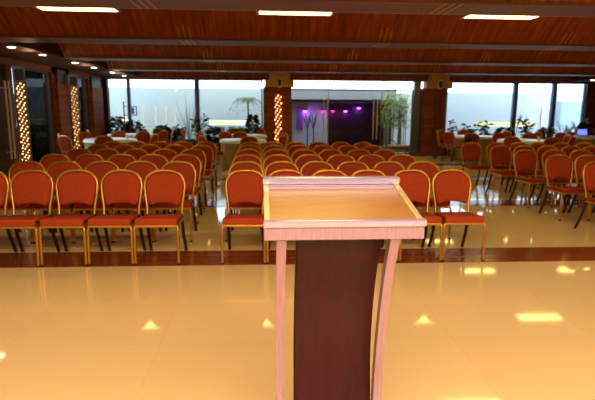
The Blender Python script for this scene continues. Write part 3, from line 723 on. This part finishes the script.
# head with face, hair
hb = B(); bmesh.ops.create_uvsphere(hb, u_segments=24, v_segments=16, radius=1)
for v in hb.verts:
    x, y, z = v.co; w_ = 1 - .22 * max(0, -z); v.co = (x * .075 * w_, y * .098 * w_, z * .115)
    if y < -.8 and abs(x) < .25 and -.25 < z < .15: v.co.y -= .018
hd = finish('head', hb, skin_m, pr_, smooth=True); hd.location = (-.15, -.66, 1.245); hd.rotation_euler = (R(28), 0, R(-25))
fe = B()
for s in (-1, 1): bmesh.ops.create_icosphere(fe, subdivisions=2, radius=.011, matrix=Matrix.Translation((s * .03, -.088, .005)))
finish('eyes', fe, black, hd)
mo = B(); box(mo, -.022, .022, -.088, -.078, -.055, -.048, .002); finish('mouth', mo, mat('lip', (120, 60, 52), .5), hd)
er = B()
for s in (-1, 1): bmesh.ops.create_icosphere(er, subdivisions=2, radius=.02, matrix=Matrix.Translation((s * .075, .0, -.005)) @ Matrix.Diagonal((.4, .8, 1.3, 1)))
finish('ears', er, skin_m, hd, smooth=True)
hh = B(); bmesh.ops.create_uvsphere(hh, u_segments=24, v_segments=16, radius=1)
for v in list(hh.verts):
    if (v.co.z < .25 and v.co.y < -.1) or v.co.z < -.45: hh.verts.remove(v)
for v in hh.verts: v.co = (v.co.x * .083, v.co.y * .107, v.co.z * .124)
finish('hair', hh, hair_m, hd, smooth=True)
def hand(wr, dirv, side, name):
    d = Vector(dirv).normalized(); s = d.cross(Vector((0, 0, 1))).normalized() * side; up = Vector((0, 0, 1))
    vs = [Vector(wr), Vector(wr) + d * .045, Vector(wr) + d * .085]; es = [(0, 1), (1, 2)]; rd_ = [.024, (.036, .018), (.036, .016)]
    for k, (o_, ln) in enumerate(((-.03, .062), (-.01, .075), (.01, .07), (.03, .055))):
        b0 = len(vs); vs += [vs[2] + s * o_ + d * .01, vs[2] + s * o_ * 1.15 + d * (ln * .55) + up * -.004, vs[2] + s * o_ * 1.2 + d * ln + up * -.02]; es += [(2, b0), (b0, b0 + 1), (b0 + 1, b0 + 2)]; rd_ += [.0095, .009, .0075]
    b0 = len(vs); vs += [Vector(wr) + d * .03 - s * .04, Vector(wr) + d * .06 - s * .062]; es += [(0, b0), (b0, b0 + 1)]; rd_ += [.012, .009]
    return skin(name, [tuple(v) for v in vs], es, rd_, skin_m, pr_, 1)
hand((-.60, -.70, .88), (-.35, -.75, -.45), 1, 'hand'); hand((.06, -.76, .88), (-.2, -.8, -.45), -1, 'hand')
for a, c in (((-.44, -.52, .99), (-.60, -.70, .88)), ((.16, -.58, .98), (.06, -.76, .88))):
    a, c = Vector(a), Vector(c); finish('forearm', tube(B(), [a.lerp(c, .15), a.lerp(c, .55), c], .03, 12, rs=[.047, .042, .03]), skin_m, pr_, smooth=True)
tag(pr_, 'person in a dark shirt bending over the far right table towards the laptop', 'person')

# ------------------------------------------------------------------ lectern
lec = empty('lectern', (.299, 1.852, 0), R(.6))
W2 = .308
slope = math.atan2(.085, .375); cs, sn = math.cos(slope), math.sin(slope); LEN = .395
def on_slope(o):
    o.location = (0, 0, 1.150); o.rotation_euler = (slope, 0, 0)
    return o
# local tray frame: y from 0 to LEN along the slope, z normal
for s in (-1, 1): on_slope(finish('side_rim', box(B(), s * W2 - (.022 if s > 0 else 0), s * W2 + (0 if s > 0 else .022), .01, LEN, -.03, .004, .002), trim_top, lec))
top = on_slope(finish('desk_surface', box(B(), -W2 + .022, W2 - .022, .0, LEN - .01, -.02, -.006), desk_wood, lec))
und = on_slope(finish('tray_underside', box(B(), -W2 + .01, W2 - .01, .01, LEN - .01, -.045, -.021), mahog, lec))
st = B(); box(st, -W2 - .003, W2 + .006, -.014, .012, -.014, .011, .005); soft(on_slope(finish('book_stop', st, polish, lec)), 40)
rl = B(); box(rl, -W2 - .004, W2 + .004, LEN - .004, LEN + .03, .004, .034, .007); box(rl, -W2 - .002, W2 + .002, LEN - .012, LEN + .026, -.016, .002, .005)
soft(on_slope(finish('rear_rail', rl, polish, lec)), 40)
ap = B(); box(ap, -W2, W2, -.004, .016, 1.084, 1.141, .002); fa = finish('front_apron', ap, trim_metal, lec)
bd = B(); 
for s in (-1, 1):
    v = [bd.verts.new(p) for p in ((s * (W2 - .004), .01, 1.086), (s * (W2 - .004), .01, 1.14), (s * (W2 - .004), .375, 1.225), (s * (W2 - .004), .375, 1.165))]
    bd.faces.new(v)
    v2 = [bd.verts.new(q.co + Vector((-s * .018, 0, 0))) for q in v]; bd.faces.new(v2[::-1])
    for i in range(4): bd.faces.new((v[i], v2[i], v2[(i + 1) % 4], v[(i + 1) % 4]))
bmesh.ops.recalc_face_normals(bd, faces=bd.faces)
finish('side_apron', bd, trim_metal, lec)
def ribbon(pts, x0, x1, th, mt, nm, steps=26):
    # pts: control (y, z) from top to bottom, smooth curve through them
    n_ = len(pts); Q = []
    for i in range(steps + 1):
        t_ = i / steps * (n_ - 1); k = min(int(t_), n_ - 2); u = t_ - k
        p0, p1, p2, p3 = [Vector(pts[max(0, min(n_ - 1, k + d))]) for d in (-1, 0, 1, 2)]
        Q.append(.5 * ((2 * p1) + (-p0 + p2) * u + (2 * p0 - 5 * p1 + 4 * p2 - p3) * u * u + (-p0 + 3 * p1 - 3 * p2 + p3) * u ** 3))
    bm = B(); rows = []
    for i, q in enumerate(Q):
        d = (Q[min(i + 1, len(Q) - 1)] - Q[max(i - 1, 0)]).normalized(); nn = Vector((d.y, -d.x)) * th / 2
        a, c = q + nn, q - nn
        rows.append([bm.verts.new((x0, a.x, a.y)), bm.verts.new((x1, a.x, a.y)), bm.verts.new((x1, c.x, c.y)), bm.verts.new((x0, c.x, c.y))])
    for A, D in zip(rows, rows[1:]):
        for k in range(4): bm.faces.new((A[k], A[(k + 1) % 4], D[(k + 1) % 4], D[k]))
    bm.faces.new(rows[0][::-1]); bm.faces.new(rows[-1]); bmesh.ops.recalc_face_normals(bm, faces=bm.faces)
    return soft(finish(nm, bm, mt, lec), 40)
legc = [(.025, 1.09), (.095, .93), (.155, .73), (.200, .52), (.222, .30), (.205, .14), (.16, .03)]
for xc in (-.242, .199): ribbon(legc, xc - .0185, xc + .0185, .045, trim_metal, 'leg')
panc = [(.15, 1.145), (.175, 1.03), (.24, .86), (.285, .68), (.30, .46), (.27, .25), (.24, .03)]
ribbon(panc, -.168, .176, .03, mahog, 'front_panel')
sd = ribbon([(a + .012, z) for a, z in panc], -.174, -.169, .04, mahog, 'panel_edge'); ribbon([(a + .012, z) for a, z in panc], .177, .182, .04, mahog, 'panel_edge')
finish('base', box(B(), -.30, .27, .0, .42, 0, .035, .008), mahog, lec)
tag(lec, 'lectern with rose metal curved legs, mahogany panel and sloping wooden desk', 'lectern')
